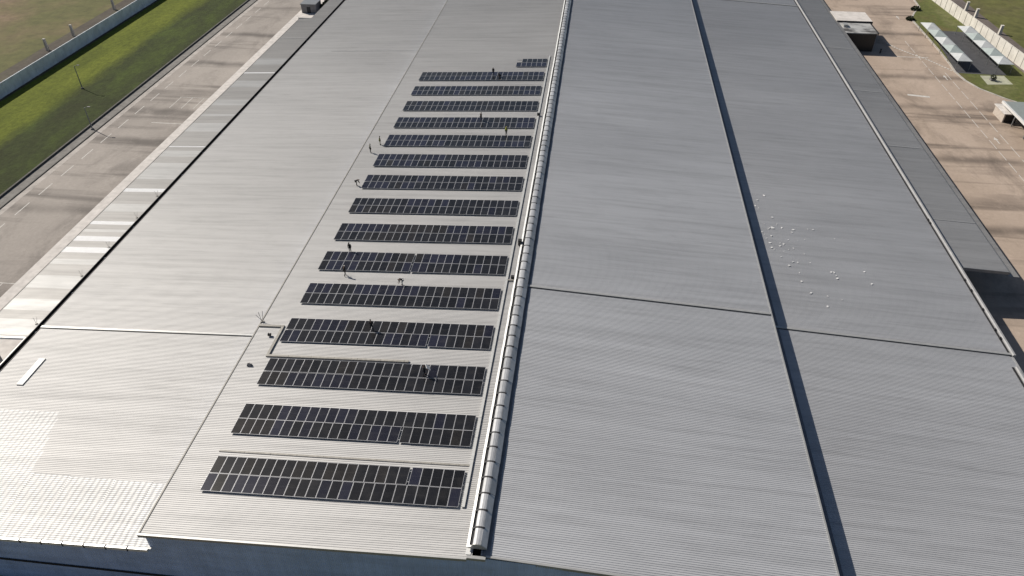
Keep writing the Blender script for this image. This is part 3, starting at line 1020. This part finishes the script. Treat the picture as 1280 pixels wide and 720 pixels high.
BK = (.013, .013, .015); NV = (.02, .022, .035); GY = (.10, .10, .10)
YG = (.30, .33, .04)
person('dark dressed worker standing at the back edge of the farthest full array', -13.8, 155.9, pi * .9, 'stand', BK, NV, None, None, lift=.18)
person('worker crouching in black on the farthest full array next to a standing one', -12.2, 154.6, 2.4, 'crouch', BK, BK, lift=.2)
person('dark dressed worker standing alone on the twelfth array from the front', -13.2, 132.6, -.5, 'walk', BK, BK, BK, None, lift=.2)
person('worker in a yellow top and dark trousers behind the eleventh array near the ridge', -7.5, 126.9, 2.6, 'stand', YG, BK, (.45, .40, .10), YG)
person('worker in yellow green vest standing left of the eleventh array', -31.0, 122.6, -1.3, 'stand', (.05, .055, .03), (.14, .14, .04), BK, YG)
person('dark dressed worker standing left of the tenth array', -32.0, 119.4, -1.0, 'stand', (.05, .06, .03), BK, BK)
person('worker crouching in black at the left corner of the ninth array', -31.2, 107.3, -1.2, 'bend', BK, BK)
person('worker in black at the back edge of the split sixth array', -26.6, 87.55, pi, 'stand', BK, BK, BK)
person('worker with a pale helmet stooping at the front edge of the split sixth array', -25.7, 81.7, -.3, 'walk', BK, BK, (.6, .58, .52))
person('bending worker in black top and pale trousers behind the fifth array', -16.8, 79.9, 2.0, 'bend', BK, (.55, .53, .50))
person('dark dressed worker walking on the fourth array', -18.5, 69.9, .6, 'walk', BK, BK, BK, lift=.2)
person('dark dressed worker on the third array carrying a white board', -9.9, 62.1, -1.2, 'carry', BK, NV, None, lift=.2)
bd = thing('white_board', 'small white board held by the worker on the third array', 'board', (-9.4, 62.3, ZU(9.4) + 1.40))
b = MB(); b.box(-.36, .36, -.03, .03, -.3, .34); o = b.build('sheet', M_SCRAP, bd)
b = MB(); b.box(-.38, .38, -.035, .035, -.33, -.30); b.build('edge_strip', M_TRIM, bd)
bd.rotation_euler = (.75, 0, -1.2)

# ------------------------------------------------------------------ perimeter walls, fences, posts
def wall(label, x0, y0, x1, y1, h, mat, step=3.0, cap=None):
    t = thing('perimeter_wall', label, 'wall', (x0, y0, 0))
    d = Vector((x1 - x0, y1 - y0, 0)); L = d.length; d.normalize()
    t.rotation_euler = (0, 0, math.atan2(d.y, d.x))
    n = int(L / step)
    b = MB(); b.box(.12, step - .12, -.06, .06, 0, h - .05); pm = b.mesh('panel', mat)
    b = MB(); b.box(-.13, .13, -.16, .16, 0, h + .06); po = b.mesh('post', mat)
    b = MB(); b.box(0, step, -.10, .10, h - .048, h + .04); cp = b.mesh('coping', cap or mat)
    for i in range(n):
        link('panel', pm, t, (i * step, rnd.uniform(-.02, .02), 0))
        link('post', po, t, (i * step, 0, 0))
        o = link('coping', cp, t, (i * step, 0, 0)); o.scale = (.9, 1, 1); o.location.x += .15
    return t
wall('long grey precast panel wall between mown grass and field on the left', -138.6, 120, -138.6, 330, 3.3, M_WALLC)
wall('long sunlit white precast panel wall behind the carports on the right', 126.0, 170, 115.6, 320, 3.5, M_WALLP, 3.5)


def tall_post(label, x, y, h, s, mat, group):
    t = thing('fence_post', label, 'post', (x, y, 0), group)
    b = MB(); b.hexa([(-s, -s, 0), (s, -s, 0), (s, s, 0), (-s, s, 0), (-s * .8, -s * .8, h), (s * .8, -s * .8, h), (s * .8, s * .8, h), (-s * .8, s * .8, h)])
    b.build('shaft', mat, t)
    b = MB(); b.box(-s, s, -s, s, h, h + .12); b.build('cap', mat, t)
for (lab, x, y) in (('far concrete post behind the left wall near the top edge of the photo', -147.3, 227.7), ('middle concrete post behind the left wall', -146.3, 203.2), ('nearest concrete post behind the left wall', -146.9, 191.3)):
    tall_post(lab, x, y, 3.2, .34, M_KERB, 'posts behind the left wall')
for (lab, x, y) in (('farthest white post on the track behind the right wall', 126.6, 257.4), ('middle white post on the track behind the right wall', 127.0, 250.4), ('nearest white post on the track behind the right wall', 128.3, 235.1)):
    tall_post(lab, x, y, 2.6, .42, M_WALLP, 'posts behind the right wall')


def lamp(label, x, y, h, a):
    t = thing('street_lamp', label, 'street lamp', (x, y, 0), 'street lamps by the left road')
    b = MB(); b.bar((0, 0, 0), (0, 0, h), .13, 8, .08); b.build('pole', M_STEEL, t)
    b = MB(); b.bar((0, 0, h - .1), (a, 0, h + .25), .06, 6); b.build('arm', M_STEEL, t)
    b = MB(); b.box(a - .1, a + .6, -.15, .15, h + .2, h + .32); b.build('lamp_head', M_GREYB, t)
    b = MB(); b.box(-.25, .25, -.25, .25, 0, .3); b.build('base', M_DRAIN, t)
lamp('thin dark street lamp beside the drain of the left road', -106.3, 145.2, 5.4, .9)
lamp('thin street lamp standing in the dark grass farther from the road', -121.8, 166.9, 6.0, .9)

# ------------------------------------------------------------------ carports
def carport(label, xa, xb, ya, yb, h, n=5):
    t = thing('carport', label, 'carport', ((xa + xb) / 2, ya, 0), 'shade carports by the right wall')
    w = (xb - xa) / 2; L = (yb - ya) / n
    for i in range(n):
        y0, y1 = i * L, (i + 1) * L
        b = MB()
        c = (0, (y0 + y1) / 2, h + 1.0)
        q = [(-w, y0 + .03, h), (w, y0 + .03, h), (w, y1 - .03, h), (-w, y1 - .03, h)]
        b.add(q + [c] + [(x, y, h - .12) for x, y, z in q], [(0, 1, 4), (1, 2, 4), (2, 3, 4), (3, 0, 4), (5, 6, 1, 0), (6, 7, 2, 1), (7, 8, 3, 2), (8, 5, 0, 3), (8, 7, 6, 5)])
        b.build('canopy', M_SHADEG if i in (1, 3) else M_SHADE, t)
    for i in range(n + 1):
        for sx in (-1, 1):
            b = MB(); yy = min(max(i * L, .15), n * L - .15)
            b.bar((sx * (w - .15), yy, 0), (sx * (w - .15), yy, h - .1), .07, 6); b.build('post', M_STEEL, t)
carport('carport of pyramid canopies beside the yard kerb', 105.0, 108.8, 204.5, 235.5, 2.6)
carport('carport of pyramid canopies along the white wall', 114.9, 118.9, 203.4, 233.5, 2.6)

# gatehouse at the right edge
GH = thing('gatehouse', 'gatehouse with grey roof and white fascia at the right edge of the photo', 'gatehouse', (108, 165, 0))
def gb(name, mat, x0, x1, y0, y1, z0, z1):
    b = MB(); b.box(x0 - 108, x1 - 108, y0 - 165, y1 - 165, z0, z1); return b.build(name, mat, GH)
gb('roof', M_GATE, 105.7, 118, 148, 176.8, 3.2, 3.42)
gb('fascia', M_WHITE, 105.25, 105.68, 147.8, 177.0, 2.95, 3.5)
gb('kiosk', M_BEIGE, 104.6, 107.9, 172.4, 177.6, 0, 2.1)
gb('kiosk_roof', M_PAVE, 104.3, 108.1, 172.0, 177.9, 2.1, 2.3)
gb('doorway', M_BLACK, 104.9, 107.5, 172.32, 172.40, .05, 1.95)
for yy in (150, 157, 164, 170.5):
    gb('post', M_STEEL, 105.9, 106.1, yy - .1, yy + .1, 0, 3.2)
    gb('post', M_STEEL, 116.9, 117.1, yy - .1, yy + .1, 0, 3.2)
gb('counter', M_BEIGE, 108.5, 112, 166, 168, 0, 1.1)

# box on the cream paving
t = thing('planter', 'low dark planter with a shrub on the cream paving below the carports', 'planter', (112.3, 198.2, .1))
b = MB(); b.box(-.6, .6, -.5, .5, 0, .5); b.build('tub', M_GREYB, t)
def leaf_ball(r, n, zc):
    b = MB()
    for i in range(n):
        v = Vector((rnd.gauss(0, 1), rnd.gauss(0, 1), rnd.gauss(0, .8))).normalized() * r * rnd.uniform(.45, 1.05)
        v.z = abs(v.z) * .9 + zc if zc == 0 else v.z + zc
        s = rnd.uniform(.10, .22) * (r / 1.2 + .4)
        u = Vector((rnd.gauss(0, 1), rnd.gauss(0, 1), rnd.gauss(0, 1))).normalized(); w = u.orthogonal().normalized()
        b.add([v - u * s, v + w * s * .6, v + u * s, v - w * s * .6], [(0, 1, 2, 3)])
    return b
leaf_ball(.8, 160, .9).build('foliage', M_LEAF, t)
for lab, x, y, r in (('dark shrub at the bulge of the yard kerb, nearer one', 105.9, 245.8, 1.3), ('dark shrub at the bulge of the yard kerb, farther one', 110.6, 256.0, 1.5)):
    t = thing('shrub', lab, 'shrub', (x, y, 0), 'shrubs by the yard kerb')
    leaf_ball(r, 420, 0.0).build('foliage', M_LEAF, t)
    b = MB(); b.bar((0, 0, 0), (.1, 0, 1.0), .12, 6, .05); b.build('stem', M_GREYB, t)

# grey box beside the far end of the left lean-to
t = thing('shed', 'grey box shaped shed beside the far end of the left lean-to', 'shed', (-83.2, 231, 0))
b = MB(); b.box(-2.4, 2.4, -.2, 5.0, 0, 2.8); b.build('wall', M_GREYB, t)
b = MB(); b.box(-2.55, 2.55, -.35, 5.15, 2.8, 3.0); b.build('roof', M_STEEL, t)
b = MB(); b.box(-.6, .6, -.25, -.2, .05, 2.1); b.build('door', M_BRACK, t)
t = thing('shrub', 'dark ragged shrubs between the grey shed and the left lean-to', 'shrub', (-78.0, 236, 0))
leaf_ball(3.0, 900, 0).build('foliage', M_LEAF, t)
b = MB(); b.bar((0, 0, 0), (0, .1, 1.5), .2, 6, .08); b.build('stem', M_GREYB, t)
t = thing('bollard', 'small dark bollard standing in the yard beside the annex', 'bollard', (88.6, 215.4, 0))
b = MB(); b.bar((0, 0, 0), (0, 0, 1.1), .22, 8, .2); b.build('shaft', M_BRACK, t)
b = MB(); b.bar((0, 0, 1.1), (0, 0, 1.22), .26, 8); b.build('cap', M_DARK, t)
